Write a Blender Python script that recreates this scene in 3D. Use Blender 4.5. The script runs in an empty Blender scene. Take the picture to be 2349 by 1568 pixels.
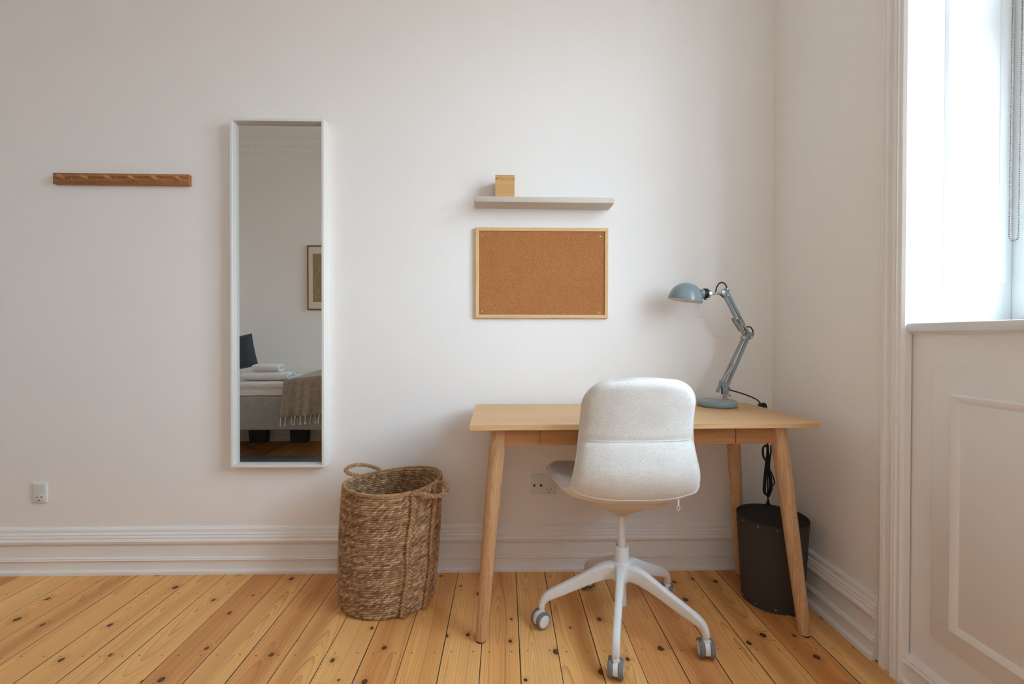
import bpy, bmesh, math, random
from math import sin, cos, pi, sqrt, radians, atan2, exp
from mathutils import Vector, Matrix, noise as mnoise

random.seed(7)
scene = bpy.context.scene
COL = scene.collection

# ------------------------------------------------------------------ helpers
class MB:
    """collects shapes, builds them as one mesh object"""
    def __init__(self):
        self.v = []; self.f = []
    def add(self, verts, faces):
        o = len(self.v)
        self.v.extend([tuple(p) for p in verts])
        self.f.extend([tuple(i + o for i in f) for f in faces])
        return self
    def bm(self, bm, mat=None):
        bm.verts.ensure_lookup_table(); bm.verts.index_update()
        vs = [(mat @ v.co) if mat else v.co.copy() for v in bm.verts]
        self.add(vs, [[v.index for v in f.verts] for f in bm.faces])
        bm.free(); return self
    def box(self, lo, hi, bev=0.0, seg=2, mat=None):
        bm = bmesh.new(); bmesh.ops.create_cube(bm, size=1)
        for v in bm.verts:
            v.co = Vector([lo[i] + (v.co[i] + .5) * (hi[i] - lo[i]) for i in range(3)])
        if bev > 0:
            bmesh.ops.bevel(bm, geom=bm.edges[:], offset=bev, segments=seg, profile=.5, affect='EDGES')
        return self.bm(bm, mat)
    def loft(self, rings, cap0=True, cap1=True, closed=False):
        n = len(rings[0]); o = 0; vs = []; fs = []
        for r in rings: vs.extend(r)
        m = len(rings)
        for i in range(m if closed else m - 1):
            a = i * n; b = ((i + 1) % m) * n
            for j in range(n):
                k = (j + 1) % n
                fs.append((a + j, a + k, b + k, b + j))
        if not closed:
            if cap0: fs.append(tuple(reversed(range(n))))
            if cap1: fs.append(tuple((m - 1) * n + j for j in range(n)))
        return self.add(vs, fs)
    def tube(self, path, rad, seg=10, closed=False, caps=True):
        P = [Vector(p) for p in path]; n = len(P)
        R = rad if isinstance(rad, (list, tuple)) else [rad] * n
        T = []
        for i in range(n):
            if closed: t = P[(i + 1) % n] - P[i - 1]
            else: t = P[min(i + 1, n - 1)] - P[max(i - 1, 0)]
            T.append(t.normalized() if t.length > 1e-9 else Vector((0, 0, 1)))
        up = Vector((0, 0, 1)) if abs(T[0].z) < .9 else Vector((0, 1, 0))
        a = T[0].cross(up).normalized()
        rings = []
        for i in range(n):
            if i: 
                a = a - T[i] * a.dot(T[i]); a.normalize()
            b = T[i].cross(a)
            rings.append([P[i] + (a * cos(2 * pi * j / seg) + b * sin(2 * pi * j / seg)) * R[i] for j in range(seg)])
        return self.loft(rings, caps, caps, closed)
    def lathe(self, prof, seg=32, mat=None, closed=False):
        """prof: list of (r, z) revolved about local z"""
        rings = []
        for r, z in prof:
            r = max(r, 1e-5)
            ring = [Vector((r * cos(2 * pi * j / seg), r * sin(2 * pi * j / seg), z)) for j in range(seg)]
            if mat: ring = [mat @ p for p in ring]
            rings.append(ring)
        return self.loft(rings, not closed, not closed, closed)
    def prism(self, poly, a, b, fn):
        """poly: 2-D outline; fn(p, q, s) -> 3-D point, swept from s=a to s=b"""
        return self.loft([[Vector(fn(p, q, a)) for p, q in poly], [Vector(fn(p, q, b)) for p, q in poly]])
    def build(self, name, mat, parent=None, smooth=35, loc=None):
        me = bpy.data.meshes.new(name)
        me.from_pydata(self.v, [], self.f); me.update()
        bm = bmesh.new(); bm.from_mesh(me)
        bmesh.ops.recalc_face_normals(bm, faces=bm.faces[:])
        bm.to_mesh(me); bm.free()
        if smooth:
            me.polygons.foreach_set('use_smooth', [True] * len(me.polygons))
            me.set_sharp_from_angle(angle=radians(smooth))
        me.materials.append(mat)
        o = bpy.data.objects.new(name, me); COL.objects.link(o)
        if parent: o.parent = parent
        if loc: o.location = loc
        return o

def axis_mat(origin, zdir, xhint=None):
    z = Vector(zdir).normalized()
    x = Vector(xhint) if xhint else (Vector((1, 0, 0)) if abs(z.x) < .9 else Vector((0, 1, 0)))
    x = (x - z * x.dot(z)).normalized(); y = z.cross(x)
    return Matrix.Translation(Vector(origin)) @ Matrix((x, y, z)).transposed().to_4x4()

def crom(pts, n):
    """Catmull-Rom through tuples, n samples a span"""
    out = []; m = len(pts); d = len(pts[0])
    for i in range(m - 1):
        p0, p1, p2, p3 = pts[max(i - 1, 0)], pts[i], pts[i + 1], pts[min(i + 2, m - 1)]
        for k in range(n):
            t = k / n
            out.append(tuple(.5 * (2 * p1[c] + (p2[c] - p0[c]) * t + (2 * p0[c] - 5 * p1[c] + 4 * p2[c] - p3[c]) * t * t
                             + (3 * p1[c] - p0[c] - 3 * p2[c] + p3[c]) * t ** 3) for c in range(d)))
    out.append(tuple(pts[-1])); return out

def rrect(w, h, r, seg=4):
    pts = []
    for cx, cy, a0 in ((w/2-r, h/2-r, 0), (-w/2+r, h/2-r, 90), (-w/2+r, -h/2+r, 180), (w/2-r, -h/2+r, 270)):
        for k in range(seg + 1):
            a = radians(a0 + 90 * k / seg); pts.append((cx + r * cos(a), cy + r * sin(a)))
    return pts

def thing(name, label, cat, loc=(0, 0, 0), rz=0, group=None):
    o = bpy.data.objects.new(name, None); COL.objects.link(o)
    o.empty_display_size = .1
    o.location = loc; o.rotation_euler = (0, 0, rz)
    return tag(o, label, cat, group)
def tag(o, label=None, cat=None, group=None):
    if label: o['label'] = label
    if cat: o['category'] = cat
    if group: o['group'] = group
    return o
def struct(o):
    o['kind'] = 'structure'; return o

# ------------------------------------------------------------------ materials
def srgb(r, g, b):
    f = lambda c: (c / 12.92 if c <= .04045 else ((c + .055) / 1.055) ** 2.4)
    return (f(r / 255), f(g / 255), f(b / 255), 1)

class NT:
    def __init__(self, name):
        self.m = bpy.data.materials.new(name); self.m.use_nodes = True
        self.t = self.m.node_tree; self.t.nodes.clear()
        self.out = self.t.nodes.new('ShaderNodeOutputMaterial')
    def n(self, typ, ins=None, **props):
        nd = self.t.nodes.new('ShaderNode' + typ)
        for k, v in props.items(): setattr(nd, k, v)
        for k, v in (ins or {}).items():
            s = nd.inputs[k]
            if isinstance(v, bpy.types.NodeSocket): self.t.links.new(v, s)
            else: s.default_value = v
        return nd
    def math(self, op, a, b=0.0, c=0.0, clamp=False):
        return self.n('Math', {0: a, 1: b, 2: c}, operation=op, use_clamp=clamp).outputs[0]
    def mix(self, fac, a, b, blend='MIX'):
        nd = self.t.nodes.new('ShaderNodeMix'); nd.data_type = 'RGBA'; nd.blend_type = blend
        for k, v in ((0, fac), (6, a), (7, b)):
            if isinstance(v, bpy.types.NodeSocket): self.t.links.new(v, nd.inputs[k])
            else: nd.inputs[k].default_value = v
        return nd.outputs[2]
    def coord(self, kind='Object'):
        return self.n('TexCoord').outputs[kind]
    def mapping(self, vec, scale=(1, 1, 1), loc=(0, 0, 0), rot=(0, 0, 0)):
        return self.n('Mapping', {'Vector': vec, 'Scale': scale, 'Location': loc, 'Rotation': rot}).outputs[0]
    def noise(self, vec, scale, detail=3, rough=.5, dist=0):
        return self.n('TexNoise', {'Vector': vec, 'Scale': scale, 'Detail': detail, 'Roughness': rough, 'Distortion': dist}).outputs[0]
    def ramp(self, fac, stops):
        nd = self.n('ValToRGB', {0: fac}); e = nd.color_ramp.elements
        while len(e) < len(stops): e.new(.5)
        for i, (p, c) in enumerate(stops):
            e[i].position = p; e[i].color = c if len(c) == 4 else (*c, 1)
        return nd.outputs[0]
    def bump(self, h, strength=.3, dist=.002, normal=None):
        ins = {'Height': h, 'Strength': strength, 'Distance': dist}
        if normal: ins['Normal'] = normal
        return self.n('Bump', ins).outputs[0]
    def done(self, color, rough=.5, metal=0, normal=None, spec=.5, **extra):
        ins = {'Base Color': color, 'Roughness': rough, 'Metallic': metal, 'Specular IOR Level': spec}
        if normal is not None: ins['Normal'] = normal
        ins.update(extra)
        b = self.n('BsdfPrincipled', ins)
        self.t.links.new(b.outputs[0], self.out.inputs[0])
        return self.m

def paint(name, c, rough=.5, bump=.0, bscale=200, var=.03, spec=.4):
    t = NT(name); co = t.coord()
    nz = t.noise(co, 6, 4)
    c2 = tuple(x * (1 - var) for x in c[:3]) + (1,)
    col = t.mix(nz, c, c2)
    nrm = t.bump(t.noise(co, bscale, 3), bump, .001) if bump else None
    return t.done(col, rough, 0, nrm, spec)

def metal(name, c, rough=.3):
    t = NT(name); co = t.coord()
    r = t.math('MULTIPLY_ADD', t.noise(co, 80, 2), .15, rough - .05)
    return t.done(c, r, 1.0)

def wood(name, light, dark, axis='x', scale=1.0, rough=.45, contrast=1.0, ring=60, lng=.06):
    """stretched grain along an axis of the part"""
    t = NT(name); co = t.coord()
    st = {'x': (lng, 1, 1), 'y': (1, lng, 1), 'z': (1, 1, lng)}[axis]
    st = tuple(s * scale for s in st)
    v = t.mapping(co, st)
    warp = t.math('MULTIPLY', t.noise(v, 7, 2), min(1.0, lng / .05))
    v2 = t.n('VectorMath', {0: v, 1: t.n('CombineXYZ', {0: warp, 1: warp, 2: warp}).outputs[0]}, operation='ADD').outputs[0]
    a = t.noise(v2, ring, 4, .6)
    f = t.noise(t.mapping(co, tuple(s * 6 if s < .1 * scale else s for s in st)), 420, 2)
    big = t.noise(v, 9, 3)
    g = t.math('ADD', t.math('MULTIPLY', a, .6), t.math('ADD', t.math('MULTIPLY', f, .25), t.math('MULTIPLY', big, .3)))
    lo, hi = .575 - .2 / contrast, .575 + .2 / contrast
    col = t.ramp(g, [(lo, dark), (hi, light)])
    return t.done(col, rough, 0, t.bump(g, .12, .001), .35)

def fabric(name, a, b, scale=900, rough=.95, bump=.35):
    t = NT(name); co = t.coord()
    n1 = t.noise(t.mapping(co, (1, 1, .25)), scale, 2, .7)
    n2 = t.noise(t.mapping(co, (.25, .25, 1)), scale, 2, .7)
    n3 = t.noise(co, 14, 3)
    m = t.math('ADD', t.math('MULTIPLY', n1, .5), t.math('ADD', t.math('MULTIPLY', n2, .5), t.math('MULTIPLY', n3, .12)))
    col = t.ramp(m, [(.40, a), (.68, b)])
    return t.done(col, rough, 0, t.bump(m, bump, .0015), .15, **{'Sheen Weight': .25, 'Sheen Roughness': .5})

WALL_C = (.928, .882, .842, 1)
M = {}
M['wall'] = paint('wall_paint', WALL_C, .85, .25, 260, .015, .25)
M['trim'] = paint('trim_gloss_paint', (.908, .866, .828, 1), .48, .12, 60, .02, .3)
M['ceiling'] = paint('ceiling_paint', (.918, .882, .842, 1), .9, .1, 100, .02)
M['winwhite'] = paint('window_white_paint', (.82, .82, .81, 1), .35, .05, 60, .02, .5)
M['mirror_frame'] = paint('mirror_frame_white', (.83, .795, .745, 1), .4, 0, 60, .02)
M['white_metal'] = paint('white_powder_coat', (.80, .79, .78, 1), .38, .08, 500, .02)
M['white_plastic'] = paint('white_plastic', (.78, .76, .73, 1), .3, 0, 60, .02)
M['grey_rubber'] = paint('grey_rubber', (.22, .225, .225, 1), .6, .1, 300, .06)
M['black_plastic'] = paint('black_plastic', (.012, .012, .013, 1), .45, 0, 60, .1)
M['hole'] = paint('jack_dark_hole_shade', (.015, .014, .013, 1), .6, 0, 60, .1)  # dark of the aerial jacks, also painted as shade inside the socket holes
M['lamp_blue'] = paint('lamp_blue_grey_enamel', srgb(136, 151, 154), .16, 0, 60, .03)
M['lamp_in'] = paint('lamp_inner_cream', (.62, .58, .44, 1), .5, 0, 60, .03)
M['chrome'] = metal('nickel', (.46, .42, .385, 1), .38)
M['brass'] = metal('brass_screw', (.55, .45, .22, 1), .35)
M['shelf'] = paint('shelf_greige_paint', srgb(208, 197, 183), .5, .04, 200, .02)
M['bin'] = paint('dark_fibre_board', (.056, .047, .039, 1), .7, .35, 700, .25, .35)
M['bin_in'] = paint('bin_black_inside', (.008, .008, .008, 1), .6, 0, 60, .2)
ash_l, ash_d = srgb(228, 189, 140), srgb(198, 149, 100)
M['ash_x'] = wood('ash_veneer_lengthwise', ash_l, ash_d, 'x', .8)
M['ash_z'] = wood('ash_solid_upright', srgb(226, 186, 142), srgb(180, 130, 86), 'z', .9, .45, 1.25, 120, .022)
M['ash_y'] = wood('ash_crosswise', srgb(214, 166, 118), srgb(176, 122, 76), 'y', .8)
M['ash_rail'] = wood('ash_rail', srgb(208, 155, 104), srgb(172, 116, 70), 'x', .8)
M['rack_wood'] = wood('oiled_elm', srgb(188, 128, 74), srgb(112, 64, 30), 'x', .55, .5, 1.25, 22)
M['peg_wood'] = wood('peg_wood', srgb(205, 145, 100), srgb(160, 100, 60), 'y', 1)
M['pine'] = wood('pine_light', srgb(236, 200, 150), srgb(212, 168, 112), 'x', 1)
M['pine_z'] = wood('pine_light_upright', srgb(236, 200, 150), srgb(212, 168, 112), 'z', 1)
M['box_wood'] = wood('bamboo_box', srgb(226, 184, 124), srgb(186, 134, 76), 'x', .8, .5, 1.1, 40)
M['walnut'] = wood('brown_frame_wood', srgb(160, 102, 48), srgb(112, 66, 26), 'z', 1)
M['chair_fabric'] = fabric('heather_beige_fabric', srgb(190, 182, 172), srgb(243, 239, 233), 1100)
M['chair_under_bounce'] = fabric('heather_beige_floor_bounce', srgb(196, 176, 150), srgb(222, 204, 180), 700)  # same fabric as the shell, warm floor bounce painted in as tan
M['chair_piping'] = fabric('beige_piping', srgb(200, 194, 186), srgb(228, 223, 216), 900)
M['bed_grey'] = fabric('grey_bed_fabric', srgb(132, 128, 124), srgb(180, 176, 170), 420)
M['sheet'] = fabric('white_sheet', (.74, .71, .67, 1), (.80, .77, .73, 1), 500, .9, .08)
M['towel'] = fabric('white_terry', (.72, .70, .68, 1), (.85, .83, .81, 1), 260, 1, .9)
M['throw'] = fabric('taupe_wool', srgb(128, 114, 100), srgb(174, 159, 142), 220, 1, .5)
M['tassel'] = fabric('cream_tassel', srgb(200, 180, 150), srgb(228, 210, 182), 300, 1, .5)
M['cushion'] = fabric('charcoal_cotton', srgb(50, 53, 58), srgb(70, 73, 78), 400, .95, .2)
M['rug'] = fabric('slate_rug', srgb(66, 70, 78), srgb(104, 108, 116), 120, 1, .8)
M['storage'] = paint('dark_storage_box', (.06, .055, .05, 1), .5, 0, 60, .1)
M['paper'] = paint('picture_mat_paper', srgb(228, 218, 202), .9, 0, 60, .02)
M['print'] = paint('olive_print', srgb(160, 138, 100), .9, .1, 400, .06)
M['line'] = paint('print_line', srgb(214, 196, 158), .9, 0, 60, .02)
M['chain'] = metal('steel_beads', (.20, .17, .15, 1), .4)
M['blind'] = paint('blind_cloth', (.7, .7, .68, 1), .9, .1, 400, .02)

def mirror_mat():
    t = NT('mirror_silver'); co = t.coord()
    r = t.math('MULTIPLY', t.noise(co, 5, 2), .004)
    return t.done((.80, .795, .76, 1), r, 1.0)
M['mirror'] = mirror_mat()

def glass_mat():
    t = NT('window_glass')
    tr = t.n('BsdfTransparent', {'Color': (.95, .97, .96, 1)}).outputs[0]
    gl = t.n('BsdfGlossy', {'Roughness': .02, 'Color': (1, 1, 1, 1)}).outputs[0]
    ge = t.n('NewGeometry')
    cs = t.math('ABSOLUTE', t.n('VectorMath', {0: ge.outputs['Normal'], 1: ge.outputs['Incoming']}, operation='DOT_PRODUCT').outputs['Value'])
    fr = t.math('MULTIPLY_ADD', t.math('POWER', t.math('SUBTRACT', 1.0, cs), 5.0), .46, .025)
    mx = t.n('MixShader', {0: fr, 1: tr, 2: gl}).outputs[0]
    t.t.links.new(mx, t.out.inputs[0]); return t.m
M['glass'] = glass_mat()

def cork_mat():
    t = NT('cork'); co = t.coord()
    v = t.n('TexVoronoi', {'Vector': co, 'Scale': 820}).outputs['Color']
    s = t.n('SeparateColor', {0: v}).outputs[0]
    nz = t.noise(co, 520, 3, .7); big = t.noise(co, 12, 3)
    m = t.math('ADD', t.math('MULTIPLY', s, .45), t.math('ADD', t.math('MULTIPLY', nz, .45), t.math('MULTIPLY', big, .12)))
    col = t.ramp(m, [(.18, srgb(132, 78, 40)), (.50, srgb(178, 114, 68)), (.82, srgb(208, 150, 100))])
    return t.done(col, .95, 0, t.bump(m, .4, .001), .15)
M['cork'] = cork_mat()

def seagrass():
    t = NT('seagrass'); co = t.coord()
    at = t.n('Attribute', attribute_name='strand').outputs['Fac']
    nz = t.noise(t.mapping(co, (1, 1, 2)), 160, 3, .7); big = t.noise(co, 7, 3)
    m = t.math('ADD', t.math('MULTIPLY', at, .62), t.math('ADD', t.math('MULTIPLY', nz, .25), t.math('MULTIPLY', big, .22)))
    col = t.ramp(m, [(.18, srgb(100, 68, 42)), (.44, srgb(156, 116, 80)), (.66, srgb(190, 148, 106)), (.88, srgb(228, 198, 158))])
    return t.done(col, .62, 0, t.bump(nz, .3, .002), .35)
M['seagrass'] = seagrass()

PLANK, PX0 = .1258, .0477
def floor_mat():
    t = NT('pine_floorboards'); co = t.coord()
    s = t.n('SeparateXYZ', {0: co}); x, y = s.outputs[0], s.outputs[1]
    px = t.math('DIVIDE', t.math('SUBTRACT', x, PX0), PLANK)
    idx = t.math('FLOOR', px); fx = t.math('FRACT', px)
    wn = t.n('TexWhiteNoise', {'W': t.math('ADD', idx, 11.3)}, noise_dimensions='1D')
    rc = t.n('SeparateColor', {0: wn.outputs['Color']})
    r1, r2, r3 = rc.outputs[0], rc.outputs[1], rc.outputs[2]
    u = t.math('MULTIPLY', t.math('SUBTRACT', fx, .5), PLANK)
    yy = t.math('MULTIPLY_ADD', r1, 9.7, y)
    # knots
    kv = t.n('CombineXYZ', {0: t.math('MULTIPLY_ADD', u, 7.0, t.math('MULTIPLY', idx, 13.37)), 1: t.math('MULTIPLY', yy, 5.4)}).outputs[0]
    warp = t.n('CombineXYZ', {0: t.math('MULTIPLY', t.noise(co, 60, 2), .06), 1: t.math('MULTIPLY', t.noise(co, 47, 2), .04)}).outputs[0]
    kv2 = t.n('VectorMath', {0: kv, 1: warp}, operation='ADD').outputs[0]
    vo = t.n('TexVoronoi', {'Vector': kv2, 'Scale': 1.0, 'Randomness': 1.0}, voronoi_dimensions='2D')
    kd = vo.outputs['Distance']
    kr = t.n('SeparateColor', {0: vo.outputs['Color']})
    keep = t.math('GREATER_THAN', kr.outputs[0], .30)
    size = t.math('MULTIPLY_ADD', kr.outputs[1], .050, .026)
    kn = t.n('MapRange', {0: kd, 1: t.math('MULTIPLY', size, 1.12), 2: t.math('MULTIPLY', size, .85), 3: 0.0, 4: 1.0}).outputs[0]
    knot = t.math('MULTIPLY', kn, keep)
    halo = t.math('MULTIPLY', t.n('MapRange', {0: kd, 1: t.math('MULTIPLY', size, 3.4), 2: size, 3: 0.0, 4: 1.0}).outputs[0], keep)
    # growth rings seen on a sawn face: distance to a wandering pith
    nv = t.n('CombineXYZ', {0: t.math('MULTIPLY', idx, 3.71), 1: t.math('MULTIPLY', yy, .85)}).outputs[0]
    n1 = t.noise(nv, 1.0, 2, .4)
    n2 = t.noise(t.n('CombineXYZ', {0: t.math('MULTIPLY', idx, 5.3), 1: t.math('MULTIPLY', yy, 1.3)}).outputs[0], 1.0, 1)
    d = t.math('ADD', t.math('MULTIPLY', t.math('SUBTRACT', n1, .5), .20), t.math('MULTIPLY_ADD', r2, .05, .012))
    uo = t.math('ADD', u, t.math('ADD', t.math('MULTIPLY', t.math('SUBTRACT', r3, .5), .10), t.math('MULTIPLY', t.math('SUBTRACT', n2, .5), .03)))
    rad = t.math('SQRT', t.math('ADD', t.math('MULTIPLY', uo, uo), t.math('MULTIPLY', d, d)))
    fine = t.noise(t.mapping(co, (40, 3, 1)), 1.0, 3)
    rad = t.math('ADD', rad, t.math('ADD', t.math('MULTIPLY', fine, .0022), t.math('MULTIPLY', halo, .010)))
    wob = t.noise(t.n('CombineXYZ', {0: t.math('MULTIPLY', rad, 55), 1: t.math('MULTIPLY', idx, 2.3)}).outputs[0], 1.0, 3, .6)
    ph = t.math('FRACT', t.math('ADD', t.math('MULTIPLY', rad, 135), t.math('MULTIPLY', wob, 3.2)))
    ring = t.math('POWER', ph, 3.0)
    rfade = t.noise(t.n('CombineXYZ', {0: t.math('MULTIPLY', px, 2.3), 1: t.math('MULTIPLY', yy, .6)}).outputs[0], 1.3, 2)
    ring = t.math('MULTIPLY', ring, t.math('MULTIPLY', t.math('POWER', rfade, 1.6), 1.9))
    fib = t.noise(t.mapping(co, (420, 9, 1)), 1.0, 2)
    heart = t.n('MapRange', {0: t.math('ABSOLUTE', t.math('SUBTRACT', fx, t.math('MULTIPLY_ADD', r3, .6, .2))), 1: .40, 2: .05, 3: 0.0, 4: 1.0}, interpolation_type='SMOOTHSTEP').outputs[0]
    tone = t.ramp(r1, [(0, srgb(255, 202, 130)), (.35, srgb(249, 185, 112)), (.7, srgb(254, 194, 120)), (1, srgb(230, 160, 96))])
    tone = t.mix(t.math('MULTIPLY', t.math('MULTIPLY', heart, r2), .62), tone, srgb(192, 120, 62))
    tone = t.mix(t.math('MULTIPLY', fib, .10), tone, srgb(190, 126, 66))
    col = t.mix(t.math('MULTIPLY', ring, .70), tone, srgb(166, 98, 44))
    col = t.mix(t.math('MULTIPLY', halo, .35), col, srgb(176, 106, 52))
    kc = t.ramp(t.math('DIVIDE', kd, size), [(0, srgb(122, 70, 40)), (.55, srgb(108, 58, 32)), (.85, srgb(56, 32, 20)), (1, srgb(76, 42, 24))])
    col = t.mix(knot, col, kc)
    # nail heads, in pairs over each joist
    jy = t.math('SUBTRACT', t.math('FRACT', t.math('DIVIDE', t.math('ADD', y, .72), .36)), .5)
    jy = t.math('MULTIPLY', t.math('ADD', jy, t.math('MULTIPLY', t.math('SUBTRACT', r2, .5), .03)), .36)
    du = t.math('SUBTRACT', t.math('ABSOLUTE', u), .036)
    nd = t.math('SQRT', t.math('ADD', t.math('MULTIPLY', du, du), t.math('MULTIPLY', jy, jy)))
    nail = t.math('LESS_THAN', nd, .0028)
    col = t.mix(t.math('MULTIPLY', nail, .8), col, srgb(60, 44, 34))
    # open joints between boards
    gw = t.math('MULTIPLY_ADD', t.noise(t.n('CombineXYZ', {0: t.math('ROUND', px), 1: t.math('MULTIPLY', y, .5)}).outputs[0], 1.7, 2), .020, .001)
    edge = t.math('SUBTRACT', .5, t.math('ABSOLUTE', t.math('SUBTRACT', fx, .5)))
    gap = t.math('LESS_THAN', edge, gw)
    dust = t.ramp(t.noise(co, 130, 2), [(.5, srgb(24, 20, 18)), (.72, srgb(92, 86, 78))])
    col = t.mix(gap, col, dust)
    h = t.math('ADD', t.math('MULTIPLY', ring, -.15), t.math('MULTIPLY', gap, -2.0))
    rough = t.math('MULTIPLY_ADD', fib, .15, .42)
    return t.done(col, rough, 0, t.bump(h, .5, .002), .42)
M['floor'] = floor_mat()

# ------------------------------------------------------------------ room shell
XL, XR, YB, YF, ZC = -3.20, 1.197, 0.0, -2.60, 2.95
WT = .36
WY0, WY1 = -2.20, -.694          # window opening along the right wall
SILL, WTOP = 1.069, 2.62
struct(MB().box((XL - .2, YF - .2, -.05), (XR + WT, .2, 0)).build('floor', M['floor'], smooth=0))
struct(MB().box((XL - .2, YF - .2, ZC), (XR + WT, .2, ZC + .1)).build('ceiling', M['ceiling'], smooth=0))
struct(MB().box((XL - .2, 0, 0), (XR + WT, .2, ZC)).build('wall_back', M['wall'], smooth=0))
struct(MB().box((XL - .2, YF - .2, 0), (XR + WT, YF, ZC)).build('wall_front', M['wall'], smooth=0))
struct(MB().box((XL - .2, YF, 0), (XL, 0, ZC)).build('wall_left', M['wall'], smooth=0))
w = MB()
w.box((XR, WY1 + .03, 0), (XR + WT, 0, ZC)); w.box((XR, YF, 0), (XR + WT, WY0 - .03, ZC))
w.box((XR, WY0 - .03, WTOP + .03), (XR + WT, WY1 + .03, ZC))
struct(w.build('wall_right', M['wall'], smooth=0))

BASE = [(0, 0), (.036, 0), (.036, .012), (.033, .017), (.023, .019), (.022, .054), (.028, .057), (.030, .061), (.026, .064),
        (.027, .068), (.018, .071), (.017, .118), (.012, .120), (.012, .124), (.020, .126), (.027, .133), (.030, .143),
        (.026, .150), (.022, .152), (.024, .158), (.019, .165), (.020, .170), (.013, .176), (.012, .188), (.007, .195), (0, .197)]
struct(MB().prism(BASE, XL, XR, lambda p, q, s: (s, -p, q)).build('baseboard_back', M['trim'], smooth=25))
struct(MB().prism(BASE, -.597, 0, lambda p, q, s: (XR - p, s, q)).build('baseboard_right', M['trim'], smooth=25))
struct(MB().prism(BASE, XL, XR, lambda p, q, s: (s, YF + p, q)).build('baseboard_front', M['trim'], smooth=25))
struct(MB().prism(BASE, YF, 0, lambda p, q, s: (XL + p, s, q)).build('baseboard_left', M['trim'], smooth=25))

# plaster frieze below the ceiling, acanthus-like relief
def cornice(name, a, b, fn, nx):
    prof = [(.004, 2.846), (.012, 2.850), (.012, 2.856)] + [(.012 + .018 * k / 14, 2.858 + .062 * k / 14) for k in range(15)] + [(.034, 2.924), (.046, 2.930), (.048, 2.938), (.062, 2.944), (.066, 2.95)]
    rings = []
    for i in range(nx + 1):
        s = a + (b - a) * i / nx; ring = []
        for k, (p, q) in enumerate(prof):
            if 3 <= k <= 17:
                v = (k - 3) / 14; m = sin(pi * v)
                c = (s * 9) % 1
                leaf = abs(sin((s * 9) * 2 * pi + 3 * sin(v * 4))) * .6 + mnoise.noise(Vector((s * 45, v * 5, 3))) * .7
                p = p + m * .014 * leaf
            ring.append(Vector(fn(p, q, s)))
        ring += [Vector(fn(0, 2.95, s)), Vector(fn(0, 2.846, s))]
        rings.append(ring)
    return struct(MB().loft(rings).build(name, M['ceiling'], smooth=40))
cornice('trim_1', XL, XR, lambda p, q, s: (s, YF + p, q), 700)
cornice('trim_2', XL, XR, lambda p, q, s: (s, -p, q), 200)
cornice('trim_3', YF, 0, lambda p, q, s: (XL + p, s, q), 150)
cornice('trim_4', YF, 0, lambda p, q, s: (XR - p, s, q), 150)

# ------------------------------------------------------------------ window with fluted casing and panelled recess
win = bpy.data.objects.new('window_1', None); COL.objects.link(win); struct(win)
CAS = [(.0, 0), (.0, .012), (.009, .017), (.018, .017), (.021, .025), (.026, .028), (.030, .023), (.035, .028), (.041, .025), (.044, .018),
       (.060, .017), (.064, .026), (.069, .031), (.074, .024), (.079, .030), (.083, .024), (.086, .026), (.093, .026), (.100, .020), (.100, 0)]
c = MB()
c.prism(CAS, 0, WTOP + .10, lambda p, q, s: (XR - q, WY1 + .097 - p, s))
c.build('casing', M['trim'], win, 25)
c = MB(); c.prism(CAS, 0, WTOP + .10, lambda p, q, s: (XR - q, WY0 - .097 + p, s)); c.build('casing', M['trim'], win, 25)
c = MB(); c.prism(CAS, WY0, WY1, lambda p, q, s: (XR - q, s, WTOP + .10 - p)); c.build('casing', M['trim'], win, 25)

def frame_mould(mb, u0, u1, v0, v1, prof, fn):
    """mitred moulding round a rectangle; prof (inset, height)"""
    rings = []
    for a, b in ((u0, v0), (u1, v0), (u1, v1), (u0, v1)):
        sx = 1 if a == u0 else -1; sy = 1 if b == v0 else -1
        rings.append([Vector(fn(a + sx * p, b + sy * p, h)) for p, h in prof])
    mb.loft(rings, closed=True); return mb
# recess linings
RX1 = 1.500
PAN = [(0, -.004), (0, .001), (.006, .0070), (.014, .0055), (.022, .0008), (.022, -.004)]
def reveal(y, sgn):
    r = MB(); lo, hi = sorted((y, y - sgn * .03))
    r.box((XR, lo, SILL - .03), (RX1, hi, WTOP + .03))
    frame_mould(r, 1.290, 1.478, 1.18, WTOP - .1, PAN, lambda u, v, h: (u, y + sgn * h, v))
    r.build('reveal_panel', M['winwhite'], win, 25)
reveal(WY1, -1); reveal(WY0, 1)
r = MB(); r.box((XR, WY0, WTOP), (RX1, WY1, WTOP + .03)); r.build('head_lining', M['winwhite'], win, 0)
s_ = MB(); s_.box((XR - .014, WY0 - .012, SILL - .026), (RX1, WY1 + .014, SILL), .004)
s_.box((XR - .004, WY0, SILL - .031), (RX1, WY1, SILL - .026))
s_.build('window_sill', M['winwhite'], win, 30)
# panelled apron below the sill
ap = MB(); ap.box((XR + .004, WY0 - .03, 0), (XR + WT, WY1 + .03, SILL - .026))
ap.box((XR - .002, WY0 + .07, .186), (XR + .010, WY1 - .070, .957), .003)
frame_mould(ap, WY0 + .128, WY1 - .128, .240, .876, [(0, -.004), (0, .004), (.004, .008), (.010, .007), (.022, .000), (.024, -.004)], lambda u, v, h: (XR - .002 - h, u, v))
ap.build('apron_panel', M['trim'], win, 25)
bb = MB(); bb.prism([(0, 0), (.028, 0), (.028, .014), (.016, .018), (.014, .060), (.021, .063), (.023, .070), (.018, .075), (.018, .080), (.010, .086), (0, .092)],
                    WY0, WY1, lambda p, q, s: (XR + .004 - p, s, q)); bb.build('plinth', M['trim'], win, 25)
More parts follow.
